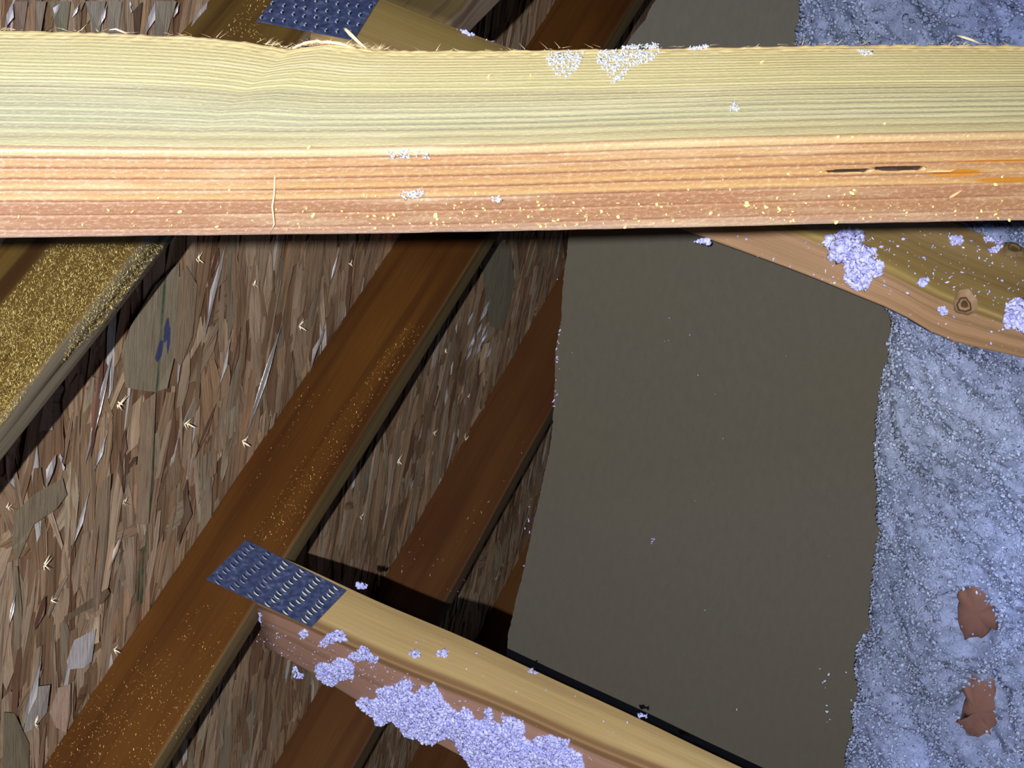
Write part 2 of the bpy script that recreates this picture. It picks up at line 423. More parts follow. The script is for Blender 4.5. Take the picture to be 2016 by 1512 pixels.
for pl, c_ in (([(232, 690), (250, 640), (300, 560), (345, 515), (350, 600), (338, 700), (322, 762), (300, 770), (262, 765), (240, 760)], OL),
    ([(338, 560), (360, 520), (384, 560), (372, 660), (350, 720), (335, 700)], BR), ([(20, 1010), (60, 970), (118, 940), (124, 972), (105, 1000), (60, 1030), (45, 1060), (30, 1100), (16, 1080)], (0.44, 0.36, 0.25)),
    ([(0, 1400), (22, 1402), (52, 1462), (50, 1512), (0, 1512)], (0.36, 0.31, 0.21)), ([(140, 1258), (182, 1236), (176, 1300), (160, 1312), (130, 1316), (126, 1300)], PL),
    ([(108, 1352), (132, 1344), (134, 1400), (124, 1440), (104, 1430), (92, 1400)], PK), ([(62, 1350), (92, 1346), (88, 1400), (60, 1432), (42, 1440), (46, 1400)], (0.66, 0.60, 0.56)),
    ([(120, 1212), (205, 1155), (212, 1166), (195, 1186), (150, 1206), (122, 1226)], (0.34, 0.25, 0.16)), ([(275, 790), (300, 770), (296, 960), (286, 1030), (262, 1030), (266, 900)], (0.58, 0.42, 0.29)),
    ([(190, 950), (212, 930), (206, 1080), (186, 1200), (168, 1210), (172, 1080)], BR), ([(88, 0), (130, 0), (126, 60), (104, 60)], (0.45, 0.42, 0.30)), ([(160, 0), (200, 0), (190, 60), (176, 60)], (0.60, 0.55, 0.46)),
    ([(205, 0), (232, 0), (228, 62), (204, 62)], (0.64, 0.56, 0.46)), ([(300, 0), (340, 0), (322, 70), (296, 70)], (0.58, 0.52, 0.42)), ([(60, 0), (82, 0), (74, 64), (60, 60)], (0.60, 0.48, 0.38)),
    ([(255, 20), (272, 0), (268, 64), (256, 64)], (0.22, 0.15, 0.11)), ([(20, 0), (46, 0), (40, 60), (22, 60)], (0.5, 0.36, 0.28)),
    ([(945, 490), (1000, 480), (1010, 560), (985, 650), (960, 640), (950, 560)], (0.40, 0.36, 0.27))):
    strand(pl, c_)
for a, b, w, c_ in (((476, 862), (547, 640), 9, PL), ((158, 918), (213, 695), 10, PL), ((394, 667), (437, 478), 9, PL), ((601, 736), (634, 642), 7, PL), ((176, 930), (203, 850), 6, PL), ((640, 572), (664, 484), 3.5, PL),
    ((82, 958), (102, 892), 12, PL), ((110, 890), (118, 925), 6, PL), ((420, 778), (449, 655), 5, PL), ((130, 1092), (171, 955), 6, PL), ((207, 1124), (236, 1042), 6, (0.9, 0.8, 0.7)), ((37, 1432), (74, 1300), 11, PL), ((8, 1240), (24, 1160), 5, PL),
    ((183, 60), (204, 0), 5, PL), ((278, 66), (298, 0), 12, PL), ((368, 50), (402, 0), 14, PL), ((96, 34), (112, 0), 9, PL), ((128, 40), (150, 0), 4, PL), ((0, 56), (16, 0), 12, PL), ((330, 40), (346, 0), 4, PL),
    ((248, 0), (250, 24), 3, PL), ((444, 760), (468, 640), 7, (0.3, 0.17, 0.12)), ((228, 920), (240, 840), 9, (0.28, 0.16, 0.11)), ((236, 975), (228, 880), 8, (0.28, 0.16, 0.11)), ((345, 1075), (362, 940), 14, (0.30, 0.19, 0.13)), ((375, 905), (420, 790), 7, (0.26, 0.14, 0.10)),
    ((245, 920), (262, 896), 12, (0.25, 0.15, 0.11)), ((178, 1140), (188, 1030), 6, (0.26, 0.15, 0.1)), ((408, 545), (424, 485), 12, (0.27, 0.15, 0.1)), ((118, 935), (112, 800), 3, (0.2, 0.1, 0.08)), ((170, 905), (196, 700), 12, (0.36, 0.18, 0.13)),
    ((60, 1240), (82, 1170), 14, (0.28, 0.15, 0.11)), ((137, 1430), (140, 1320), 4, (0.15, 0.08, 0.06))):
    sliver_strand(a, b, w, c_)
for _ in range(16):
    x = rng.uniform(918, 958); y = rng.uniform(580, 690); l = rng.uniform(25, 60)
    sliver_strand((x - l * .22, y + l), (x + l * .22, y), rng.uniform(2, 4.5), (0.80, 0.82, 0.92))
# strand material with a green snapped line and a blue ink stain that belong to the board
def osb_mat():
    t = NT('strand_board'); at = t.n('ShaderNodeAttribute', attribute_name='tint').outputs[0]
    uv = t.n('ShaderNodeTexCoord').outputs['UV']
    nz = t.noise(t.scalev(uv, (900, 22, 1)), 1.0, 3, 0.6); n2 = t.noise(t.scalev(uv, (160, 9, 1)), 1.0, 3, 0.6, 0.4)
    c = t.mix(t.math('MULTIPLY', t.ramp(nz, [(0.35, 1), (0.6, 0)]), 0.35), at, (0.10, 0.055, 0.03))
    c = t.mix(t.math('MULTIPLY', t.ramp(n2, [(0.36, 1), (0.5, 0)]), 0.55), c, (0.09, 0.045, 0.03))
    pos = t.n('ShaderNodeTexCoord').outputs['Object']
    def comp(vec, off):
        d = t.n('ShaderNodeVectorMath', operation='DOT_PRODUCT', i0=pos, i1=tuple(vec)).outputs['Value']
        return t.math('SUBTRACT', d, off)
    U = comp(R, float(A0 @ R)); Vv = comp(S, float(A0 @ S))
    wob = t.noise(pos, 18, 3, 0.6)
    a, b = osb_px((318, 540)), osb_px((278, 1190)); mid = osb_px((296, 860))
    sl = (b[0] - a[0]) / (b[1] - a[1])
    dist = t.math('ABSOLUTE', t.math('SUBTRACT', U, t.math('ADD', t.math('MULTIPLY', t.math('SUBTRACT', Vv, float(a[1])), float(sl)), t.math('ADD', float(a[0]), t.math('MULTIPLY', t.math('SUBTRACT', wob, 0.5), 0.004)))))
    rng_ok = t.math('MULTIPLY', t.math('GREATER_THAN', Vv, float(min(a[1], b[1]))), t.math('LESS_THAN', Vv, float(max(a[1], b[1]))))
    m = t.math('MULTIPLY', t.ramp(t.math('MULTIPLY', dist, 100), [(0.10, 1), (0.45, 0)]), rng_ok)
    m = t.math('MULTIPLY', m, t.ramp(t.noise(pos, 60, 3, 0.7), [(0.3, 0.35), (0.6, 0.95)]))
    c = t.mix(m, c, (0.03, 0.13, 0.075))
    for (px, ru, rv) in (((322, 646), 0.006, 0.016), ((308, 690), 0.009, 0.011), ((326, 668), 0.004, 0.02)):
        q = osb_px(px)
        du = t.math('DIVIDE', t.math('SUBTRACT', U, float(q[0])), ru); dv = t.math('DIVIDE', t.math('SUBTRACT', Vv, float(q[1])), rv)
        r2 = t.math('ADD', t.math('ADD', t.math('MULTIPLY', du, du), t.math('MULTIPLY', dv, dv)), t.math('MULTIPLY', t.math('SUBTRACT', t.noise(pos, 90, 2, 0.6), 0.5), 1.6))
        c = t.mix(t.ramp(r2, [(0.7, 0.9), (1.0, 0)]), c, (0.06, 0.08, 0.24))
    t.base(c); t.bump(t.math('ADD', nz, n2), 0.5, 0.0010)
    t.set(0.75, 0.2); return t.m
M_OSB = osb_mat()
wall = mesh_obj('wall_left', V, faces=Fc, mats=[M_OSB], uv=UVl, colors=Cc)
tag(wall, 'rough brown strand board sheathing behind the studs', 'wall', kind='structure')

M_SPL = simple('pale_splinter_wood', (0.95, 0.86, 0.66), 0.6, 0.3, amt=0.15)
M_SPLT = simple('torn_yellow_wood', (0.50, 0.38, 0.20), 0.6, 0.3, amt=0.2)
def splinter_mesh(P, dirs, n, L, w, mat, name, parent, seed, nrm=None):
    rg = np.random.default_rng(seed); V = []; Fc = []
    nrm = N if nrm is None else nrm
    for i in range(n):
        d = dirs[i % len(dirs)] + rg.normal(0, 0.3, 3) * 0.6 + nrm * rg.uniform(0.1, 0.6); d /= np.linalg.norm(d)
        q = np.cross(d, nrm); q /= np.linalg.norm(q) + 1e-9; l = L * rg.uniform(0.5, 1.1); ww = w * rg.uniform(0.5, 1.1)
        s0 = len(V); o = P + rg.normal(0, w * 0.5, 3) * 0.8
        V += [o - q * ww / 2, o + q * ww / 2, o + d * l * 0.6 + q * ww * 0.4 + nrm * ww * .3, o + d * l, o + d * l * 0.6 - q * ww * 0.4, o + nrm * ww * 0.5]
        Fc += [(s0, s0 + 1, s0 + 2, s0 + 4), (s0 + 4, s0 + 2, s0 + 3), (s0, s0 + 5, s0 + 2), (s0, s0 + 4, s0 + 5)]
    return mesh_obj(name, V, faces=Fc, mats=[mat], parent=parent)
for i, (x, y, k) in enumerate([(385, 508, 1), (493, 558, .7), (585, 640, 1), (684, 517, .8), (228, 793, 1.2), (360, 833, 1.1), (472, 866, 1.3), (80, 1112, 1.1), (218, 1275, 1), (62, 1420, 1.1), (850, 852, 1), (912, 862, .9), (780, 905, 1.2), (705, 1017, .8), (873, 690, .8), (918, 778, .7), (790, 560, .6), (95, 1180, .6), (8, 997, .8), (238, 985, .7), (925, 1010, .5), (660, 1330, .6)]):
    P = hit((x, y), A0, N) + N * 0.003
    splinter_mesh(P, [S * 1.0, -S * 0.6 + R * 0.5, N * 1.2 - R * .5], 5, 0.0095 * k, 0.0020 * k, M_SPL, 'wood_splinter', wall, 40 + i)

# ------------------------------------------------------------------ ceiling board (floor of the attic)
def drywall_mat():
    t = NT('board_paper'); co = t.n('ShaderNodeTexCoord').outputs['Object']
    n1 = t.noise(t.scalev(co, (160, 60, 1)), 1.0, 3, 0.6); n2 = t.noise(co, 5, 3, 0.5); n3 = t.noise(co, 900, 2, 0.6)
    c = t.mix(t.ramp(n1, [(0.3, 0), (0.7, 1)]), (0.088, 0.080, 0.064), (0.098, 0.088, 0.072))
    c = t.mix(t.math('MULTIPLY', t.ramp(n2, [(0.35, 0), (0.7, 1)]), 0.5), c, (0.100, 0.088, 0.066))
    c = t.mix(t.math('MULTIPLY', t.ramp(n3, [(0.3, 1), (0.6, 0)]), 0.25), c, (0.06, 0.055, 0.045))
    t.base(c); t.bump(n3, 0.15, 0.0004); return t.set(0.85, 0.2)
edge_px = [(1330, -60), (1290, 0), (1268, 40), (1238, 78), (1200, 150), (1150, 300), (1119, 470), (1113, 520), (1108, 560), (1105, 630), (1101, 648), (1098, 665), (1093, 700), (1092, 760), (1090, 800), (1087, 850), (1079, 900), (1070, 940), (1062, 980), (1050, 1030), (1042, 1070), (1032, 1120), (1016, 1180), (1006, 1225), (1000, 1250), (998, 1285), (992, 1320), (980, 1400), (965, 1500), (940, 1600)]
E0 = [hit(p, np.zeros(3), UP) for p in edge_px]
ee = []
for a, b in zip(E0[:-1], E0[1:]):
    for q in np.linspace(0, 1, 8, endpoint=False): ee.append(a + (b - a) * q + np.array([rng.normal(0, 0.0003), 0, 0]))
ee.append(E0[-1]); ee = np.array(ee)
ee = np.vstack([ee[0] + (ee[0] - ee[8]) * 8, ee, ee[-1] + (ee[-1] - ee[-9]) * 3])
n = len(ee); XR = 1.3
V = []; Fc = []
for p in ee:
    V += [(p[0], p[1], 0), (XR, p[1], 0), (p[0] + 0.002, p[1], -0.0127), (XR, p[1], -0.0127)]
for i in range(n - 1):
    a = 4 * i; b = a + 4
    Fc += [(a, a + 1, b + 1, b), (a + 2, b + 2, b + 3, a + 3), (a, b, b + 2, a + 2), (a + 1, a + 3, b + 3, b + 1)]
Fc += [(0, 2, 3, 1), (4 * n - 4, 4 * n - 3, 4 * n - 1, 4 * n - 2)]
floor = mesh_obj('floor', V, faces=Fc, mats=[drywall_mat()])
tag(floor, 'grey-brown paper back of the ceiling board', 'floor', kind='structure')

# ------------------------------------------------------------------ cellulose crumbs
ICO_V = None
def ico():
    global ICO_V, ICO_F
    ph = (1 + 5 ** .5) / 2
    v = np.array([(-1, ph, 0), (1, ph, 0), (-1, -ph, 0), (1, -ph, 0), (0, -1, ph), (0, 1, ph), (0, -1, -ph), (0, 1, -ph), (ph, 0, -1), (ph, 0, 1), (-ph, 0, -1), (-ph, 0, 1)], float)
    ICO_V = v / np.linalg.norm(v[0])
    ICO_F = np.array([(0, 11, 5), (0, 5, 1), (0, 1, 7), (0, 7, 10), (0, 10, 11), (1, 5, 9), (5, 11, 4), (11, 10, 2), (10, 7, 6), (7, 1, 8), (3, 9, 4), (3, 4, 2), (3, 2, 6), (3, 6, 8), (3, 8, 9), (4, 9, 5), (2, 4, 11), (6, 2, 10), (8, 6, 7), (9, 8, 1)])
ico()
def crumbs(P, size, col, rg, flat=0.55, long=1.6):
    """many small ragged flakes: returns verts, tris, colours"""
    n = len(P); size = np.broadcast_to(size, (n,))
    sc = np.stack([rg.uniform(0.6, long, n), rg.uniform(0.5, 1.1, n), rg.uniform(0.25, flat + .25, n)], 1)
    q = rg.normal(size=(n, 4)); q /= np.linalg.norm(q, axis=1, keepdims=True)
    w, x, y, z = q.T
    Rm = np.stack([1 - 2 * (y * y + z * z), 2 * (x * y - z * w), 2 * (x * z + y * w), 2 * (x * y + z * w), 1 - 2 * (x * x + z * z), 2 * (y * z - x * w), 2 * (x * z - y * w), 2 * (y * z + x * w), 1 - 2 * (x * x + y * y)], 1).reshape(n, 3, 3)
    v = ICO_V[None] * sc[:, None] * rg.uniform(0.65, 1.3, (n, 12, 1))
    v = np.einsum('nij,nkj->nki', Rm, v) * size[:, None, None] + P[:, None]
    f = (ICO_F[None] + (np.arange(n) * 12)[:, None, None]).reshape(-1, 3)
    c = np.repeat(np.concatenate([col, np.ones((n, 1))], 1), 12, 0)
    return v.reshape(-1, 3), f, c
M_FLUFF = tinted('pale_cellulose', amt=0.10, scale=500)
M_INS = tinted('grey_cellulose', amt=0.30, scale=450)

def vnoise(x, y, f, seed):
    """smooth value noise on numpy arrays"""
    x = x * f; y = y * f; xi = np.floor(x).astype(int); yi = np.floor(y).astype(int); fx = x - xi; fy = y - yi
    def h(a, b): 
        k = (a * 374761393 + b * 668265263 + seed * 1442695041) & 0xffffffff
        k = ((k ^ (k >> 13)) * 1274126177) & 0xffffffff
        return (k & 0xffff) / 65535.0
    fx = fx * fx * (3 - 2 * fx); fy = fy * fy * (3 - 2 * fy)
    return (h(xi, yi) * (1 - fx) + h(xi + 1, yi) * fx) * (1 - fy) + (h(xi, yi + 1) * (1 - fx) + h(xi + 1, yi + 1) * fx) * fy

# blown insulation blanket lying on the board
HB = 0.035
ins_px = [(1590, -900), (1580, -500), (1572, -60), (1570, 10), (1567, 50), (1560, 95), (1600, 200), (1660, 350), (1720, 480), (1742, 600), (1757, 640), (1754, 680), (1742, 730), (1735, 790), (1726, 850), (1720, 900), (1718, 932), (1734, 955), (1725, 985), (1734, 1020), (1745, 1050), (1724, 1075), (1717, 1110), (1716, 1170), (1719, 1215), (1703, 1245), (1694, 1285), (1689, 1318), (1716, 1342), (1702, 1370), (1686, 1400), (1682, 1440), (1671, 1470), (1668, 1512), (1655, 1580)]
IW = np.array([hit(p, np.array([0, 0, HB * 0.6]), UP) for p in ins_px]); o_ = np.argsort(IW[:, 1]); IW = IW[o_]
def ins_edge(y): return np.interp(y, IW[:, 1], IW[:, 0])
patch = [np.array(hit(p, np.array([0, 0, 0.07]), UP)) for p in ((1920, 1205), (1940, 1385))]
def patch_mask(x, y):
    m = np.zeros_like(x)
    for (c, sx, sy) in ((patch[0], 0.026, 0.034), (patch[1], 0.030, 0.046)):
        d = ((x - c[0]) / sx) ** 2 + ((y - c[1]) / sy) ** 2 + (vnoise(x, y, 60, 5) - 0.5) * 0.8
        m = np.maximum(m, np.clip(1.5 - d, 0, 1))
    return m
def ins_h(x, y):
    e = ins_edge(y) + (vnoise(x * 0, y, 40, 1) - 0.5) * 0.010
    d = x - e
    base = HB * np.clip(d / 0.012, 0, 1) ** 0.5 + 0.055 * (1 - np.exp(-np.clip(d, 0, 9) / 0.10))
    ridge = np.abs(vnoise(x * 0.75 + y * 0.65, y * 0.4 - x * 0.5, 22, 2) - 0.5) * 2
    h = base * (0.82 + 0.22 * vnoise(x, y, 14, 3)) + np.clip(d / 0.03, 0, 1) * (0.016 * ridge + 0.010 * vnoise(x, y, 60, 4) + 0.004 * vnoise(x, y, 200, 14))
    h = h * (1 - 0.15 * patch_mask(x, y))
    return np.where(d < 0, -0.004, h)
ylo, yhi = IW[:, 1].min() - 0.05, IW[:, 1].max() + 0.05
gx = np.linspace(IW[:, 0].min() - 0.03, 1.05, 520); gy = np.linspace(ylo, yhi, 900)
X, Y = np.meshgrid(gx, gy, indexing='ij'); Z = ins_h(X, Y)
Vg = np.stack([X, Y, Z], 2).reshape(-1, 3); ii = np.arange(X.size).reshape(X.shape)
Q = np.stack([ii[:-1, :-1], ii[1:, :-1], ii[1:, 1:], ii[:-1, 1:]], 2).reshape(-1, 4)
keep = (Z.reshape(-1)[Q] > -0.003).any(1); Q = Q[keep]
T3 = np.vstack([Q[:, [0, 1, 2]], Q[:, [0, 2, 3]]])
def ins_col(x, y, n, rg):
    t_ = rg.uniform(0, 1, n)[:, None]; a = vnoise(x, y, 11, 8)[:, None]
    c = np.array([[0.23, 0.29, 0.52]]) * (1 - t_) + np.array([[0.42, 0.50, 0.80]]) * t_
    c = c * (0.62 + 0.52 * a); b2 = vnoise(x + 3, y, 7, 9)[:, None]; c = c * (1 - b2 * np.array([[0.0, 0.04, 0.22]]))
    dk = (rg.random(n) < 0.10)[:, None]; wh = (rg.random(n) < 0.05)[:, None]
    return np.where(dk, c * 0.45, np.where(wh, c * 1.35, c))
NI = 60000
px_ = rng.uniform(0, 1, NI); yy = rng.uniform(ylo, yhi, NI); xx = ins_edge(yy) + (px_ ** 1.15) * 0.42 - 0.004
NE = 8000; ye = rng.uniform(ylo, yhi, NE); xe = ins_edge(ye) + (vnoise(ye * 0, ye, 40, 1) - 0.5) * 0.010 + np.abs(rng.normal(0, 0.010, NE)) + 0.001
he = ins_h(xe, ye)
pm = patch_mask(xx, yy); kk = rng.random(NI) > pm * 0.75; xx, yy = xx[kk], yy[kk]
P1_ = np.stack([xx, yy, ins_h(xx, yy) + rng.uniform(-0.001, 0.004, len(xx))], 1)
P2_ = np.stack([xe - rng.uniform(0, 0.004, NE), ye, np.clip(he * rng.uniform(0, 1, NE), 0.002, 1)], 1)
PP = np.vstack([P1_, P2_])
cv_, cf_, cc_ = crumbs(PP, rng.uniform(0.0008, 0.0024, len(PP)), ins_col(PP[:, 0], PP[:, 1], len(PP), rng), rng)
gn = vnoise(Vg[:, 0], Vg[:, 1], 160, 21)[:, None]; gl = vnoise(Vg[:, 0], Vg[:, 1], 11, 8)[:, None]; gb = vnoise(Vg[:, 0] + 3, Vg[:, 1], 7, 9)[:, None]
gcol = (np.array([[0.18, 0.23, 0.41]]) * (1 - gn) + np.array([[0.33, 0.395, 0.69]]) * gn) * (0.62 + 0.52 * gl) * (1 - gb * np.array([[0, 0.04, 0.22]]))
gc = np.concatenate([gcol, np.ones((len(Vg), 1))], 1)
used = np.unique(T3); remap = -np.ones(len(Vg), int); remap[used] = np.arange(len(used))
Vall = np.vstack([Vg[used], cv_]); Tall = np.vstack([remap[T3], cf_ + len(used)]); Call = np.vstack([gc[used], cc_])
ins = mesh_obj('blown_insulation', Vall, quads=Tall, mats=[M_INS], colors=Call)
tag(ins, 'blanket of grey-blue blown cellulose insulation covering the right of the board', 'insulation', kind='stuff')

# two reddish scraps half buried in the insulation
M_BAT = simple('reddish_wood_scrap', (0.21, 0.105, 0.085), 0.75, nscale=35, amt=0.25)
def scrap(poly, hc, label, seed):
    rg = np.random.default_rng(seed); z = hc
    top = [hit(p, np.array([0, 0, z]), UP) for p in poly]; c = np.mean(top, 0)
    pts = []
    for i, p in enumerate(top):
        q = top[(i + 1) % len(top)]
        for t in (0, 0.33, 0.66): pts.append(p + (q - p) * t + np.array([rg.normal(0, .0015), rg.normal(0, .0015), 0]))
    K = len(pts); V = [c + UP * 0.004]; Fc = []
    for r_, dz in ((0.55, 0.003), (0.92, 0.0005), (1.0, -0.002), (0.97, -0.008)):
        for p in pts: V.append(c + (p - c) * r_ + UP * (dz + rg.normal(0, 0.0006)))
    for q in range(K): Fc.append((0, 1 + q, 1 + (q + 1) % K))
    for k in range(3):
        for q in range(K): a_ = 1 + k * K + q; b_ = 1 + k * K + (q + 1) % K; Fc.append((a_, a_ + K, b_ + K, b_))
    Fc.append(tuple(1 + 3 * K + q for q in range(K)))
    tag(mesh_obj('wood_scrap', V, faces=Fc, mats=[M_BAT], smooth=True), label, 'scrap', 'reddish scraps in the insulation')
for poly, lb, sd in (([(1888, 1165), (1908, 1152), (1940, 1160), (1972, 1166), (1972, 1195), (1958, 1238), (1935, 1256), (1900, 1260), (1884, 1232), (1882, 1195)], 'upper of the two reddish-brown scraps half buried in the insulation', 1),
                     ([(1892, 1335), (1912, 1322), (1955, 1334), (1960, 1375), (1964, 1410), (1952, 1448), (1928, 1466), (1906, 1450), (1884, 1428), (1896, 1388)], 'lower of the two reddish-brown scraps half buried in the insulation', 2)):
    cc0 = hit(np.mean(poly, 0), np.array([0, 0, 0.06]), UP)
    scrap(poly, float(ins_h(np.array([cc0[0]]), np.array([cc0[1]]))[0]) + 0.004, lb, sd)

from mathutils.bvhtree import BVHTree
def bvh_of(*obs):
    V = []; Fc = []
    for o in obs:
        k = len(V); V += [tuple(v.co) for v in o.data.vertices]; Fc += [tuple(k + i for i in p.vertices) for p in o.data.polygons]
    return BVHTree.FromPolygons(V, Fc)
BV1 = bvh_of(ch1); BV2 = bvh_of(ch2)
def cast(px, bv, P, n):
    d = ray(*px); d = d / np.linalg.norm(d); h = bv.ray_cast(Vector(CAM), Vector(d))[0]
    return np.array(h) if h is not None else hit(px, P, n)
# ------------------------------------------------------------------ loose clumps on the chords
def in_poly(x, y, poly):
    poly = np.array(poly, float); ins_ = np.zeros(len(x), bool); j = len(poly) - 1
    for i in range(len(poly)):
        xi, yi = poly[i]; xj, yj = poly[j]
        c = ((yi > y) != (yj > y)) & (x < (xj - xi) * (y - yi) / (yj - yi + 1e-12) + xi); ins_ ^= c; j = i
    return ins_
def fluff_col(n, rg, dim=1.0):
    t_ = rg.uniform(0, 1, n)[:, None]
    c = np.array([[0.33, 0.34, 0.72]]) * (1 - t_) + np.array([[0.62, 0.65, 1.0]]) * t_
    return c * dim
CLUMP_POLY = []
def clump(poly, P, nrm, bv, n, size, thick, seed, label, name='insulation_clump', dim=1.0, kind=None, group='loose insulation clumps', core=True):
    rg = np.random.default_rng(seed); poly = np.array(poly, float); CLUMP_POLY.append(poly); n = int(n * 1.5)
    lo, hi = poly.min(0), poly.max(0); xs = rg.uniform(lo[0], hi[0], n * 6); ys = rg.uniform(lo[1], hi[1], n * 6)
    m = in_poly(xs, ys, poly); xs, ys = xs[m][:n], ys[m][:n]
    # distance to outline for heap thickness
    seg = np.roll(poly, -1, 0) - poly
    dm = np.full(len(xs), 1e9)
    for i in range(len(poly)):
        a = poly[i]; d = seg[i]; t_ = np.clip(((xs - a[0]) * d[0] + (ys - a[1]) * d[1]) / (d @ d + 1e-9), 0, 1)
        dm = np.minimum(dm, np.hypot(xs - a[0] - d[0] * t_, ys - a[1] - d[1] * t_))
    hgt = thick * np.sqrt(np.clip(dm / 30, 0.02, 1)) * (0.35 + 1.1 * vnoise(xs / 100, ys / 100, 7, seed + 40))
    if n < 450:
        on = np.array([bv.ray_cast(Vector(CAM), Vector(ray(x, y)).normalized())[0] is not None for x, y in zip(xs, ys)])
        if on.sum() > 15: xs, ys, hgt = xs[on], ys[on], hgt[on]
    Q = np.array([cast((x, y), bv, P, nrm) for x, y in zip(xs, ys)])
    view = Q - CAM; view /= np.linalg.norm(view, axis=1, keepdims=True)
    Q = Q - view * (rg.uniform(0, 1, len(Q)) ** 0.6 * hgt + 0.0008)[:, None]
    v, f, c = crumbs(Q, size * (0.35 + 1.2 * rg.random(len(Q)) ** 2.2), fluff_col(len(Q), rg, dim), rg)
    o = mesh_obj(name, v, quads=f, mats=[M_FLUFF], colors=c)
    tag(o, label, 'insulation', group, kind)
    return o
PL2 = M2f(0.0); PL1 = M1f(0.0); PB1 = Bk(1); PB2 = Bk(2)
narrow2 = (PL2, nU, BV2); narrow1 = (PL1, nU, BV1)
big = [(702, 1384), (712, 1374), (735, 1378), (746, 1374), (742, 1358), (762, 1352), (775, 1352), (790, 1340), (806, 1338), (812, 1348), (806, 1362), (822, 1366), (832, 1350), (842, 1362), (854, 1344), (862, 1358), (872, 1376), (885, 1392), (905, 1405), (913, 1392), (928, 1402), (934, 1416), (950, 1422), (960, 1392), (967, 1396), (972, 1418), (990, 1430), (988, 1412), (1012, 1412), (1030, 1426), (1034, 1456), (1050, 1462), (1056, 1452), (1080, 1448), (1122, 1458), (1116, 1472), (1140, 1484), (1148, 1500), (1152, 1530), (930, 1530), (922, 1500), (905, 1482), (896, 1462), (882, 1450), (870, 1456), (850, 1466), (836, 1464), (815, 1450), (800, 1452), (788, 1436), (772, 1420), (760, 1424), (740, 1430), (734, 1412), (720, 1404)]
clump(big, *narrow2, 8500, 0.0021, 0.014, 1, 'long heap of bluish white insulation spilling over the middle chord at the bottom edge')
clump([(620, 1312), (634, 1304), (650, 1306), (664, 1296), (690, 1300), (697, 1318), (694, 1336), (668, 1340), (655, 1350), (640, 1346), (624, 1332)], *narrow2, 620, 0.0020, 0.009, 2, 'fist-sized bluish clump on the middle chord, left of the long heap')
clump([(686, 1290), (700, 1284), (712, 1272), (724, 1276), (732, 1290), (745, 1296), (746, 1304), (732, 1304), (722, 1298), (708, 1302), (694, 1298)], *narrow2, 260, 0.0018, 0.006, 3, 'flat flake of insulation above the fist-sized clump on the middle chord')
clump([(624, 1268), (634, 1262), (650, 1244), (664, 1242), (672, 1240), (682, 1250), (682, 1262), (668, 1262), (656, 1264), (646, 1270), (640, 1276), (628, 1276)], *narrow2, 150, 0.0017, 0.005, 4, 'thin curved wisp of insulation just below the nail plate of the middle chord')
clump([(493, 1214), (504, 1206), (514, 1208), (512, 1228), (504, 1236), (493, 1232)], *narrow2, 170, 0.0017, 0.004, 5, 'small tuft at the cut left end of the middle chord')
clump([(590, 1244), (600, 1238), (606, 1246), (604, 1254), (594, 1256)], *narrow2, 50, 0.0017, 0.003, 6, 'tiny tuft at the lower corner of the middle nail plate')
clump([(700, 1148), (712, 1146), (724, 1150), (722, 1158), (706, 1160)], PB2, S, BV2, 45, 0.0018, 0.003, 7, 'tiny tuft on the upper edge of the middle chord, right of its plate')
clump([(804, 1286), (812, 1280), (826, 1280), (826, 1290), (816, 1296)], PB2, S, BV2, 34, 0.0017, 0.002, 8, 'left of two small tufts on the tan face of the middle chord')
clump([(858, 1284), (872, 1278), (884, 1282), (880, 1292), (862, 1292)], PB2, S, BV2, 40, 0.0017, 0.002, 9, 'right of two small tufts on the tan face of the middle chord')
clump([(575, 1318), (583, 1312), (588, 1326), (598, 1328), (596, 1336), (580, 1334)], PL2, nU, BV2, 40, 0.0016, 0.003, 10, 'small tuft hanging under the lower left edge of the middle chord')
clump([(1622, 478), (1634, 464), (1655, 454), (1692, 452), (1699, 464), (1692, 482), (1710, 490), (1722, 488), (1726, 502), (1734, 512), (1742, 528), (1734, 542), (1718, 544), (1716, 560), (1700, 570), (1680, 566), (1666, 556), (1662, 540), (1668, 530), (1662, 512), (1640, 514), (1630, 506), (1632, 492)], *narrow1, 620, 0.0024, 0.006, 11, 'grainy bluish white clump on the pinkish chord under the foreground board')
clump([(1980, 600), (1990, 590), (2004, 588), (2020, 592), (2022, 650), (2004, 652), (1996, 640), (1984, 644), (1976, 630), (1980, 614)], *narrow1, 260, 0.0023, 0.006, 12, 'bluish clump on the upper right chord, cut by the right edge')
clump([(1806, 558), (1816, 548), (1828, 550), (1824, 560), (1812, 566)], *narrow1, 40, 0.0018, 0.002, 13, 'small tuft left of the knot in the upper right chord')
clump([(1846, 608), (1860, 604), (1866, 616), (1852, 618)], *narrow1, 36, 0.0017, 0.002, 14, 'small tuft below and left of the knot in the upper right chord')
clump([(1870, 470), (1882, 464), (1894, 466), (1893, 478), (1874, 482)], PB1, S, BV1, 60, 0.0018, 0.002, 15, 'small tuft high on the olive face of the upper right chord')
clump([(1936, 466), (1950, 464), (1972, 466), (1974, 484), (1962, 496), (1950, 498), (1946, 492), (1962, 484), (1958, 476), (1940, 476)], PB1, S, BV1, 75, 0.0015, 0.002, 16, 'ring-shaped tuft near the top right knot hole of the olive chord face')
clump([(1366, 476), (1380, 470), (1396, 472), (1400, 480), (1384, 480)], *narrow1, 40, 0.0018, 0.003, 17, 'tiny tuft at the left tip of the pinkish chord face')
clump([(912, 60), (940, 58), (942, 68), (926, 70), (912, 66)], PB1, S, BV1, 34, 0.0018, 0.002, 18, 'three white flecks on the top edge of the upper left chord')

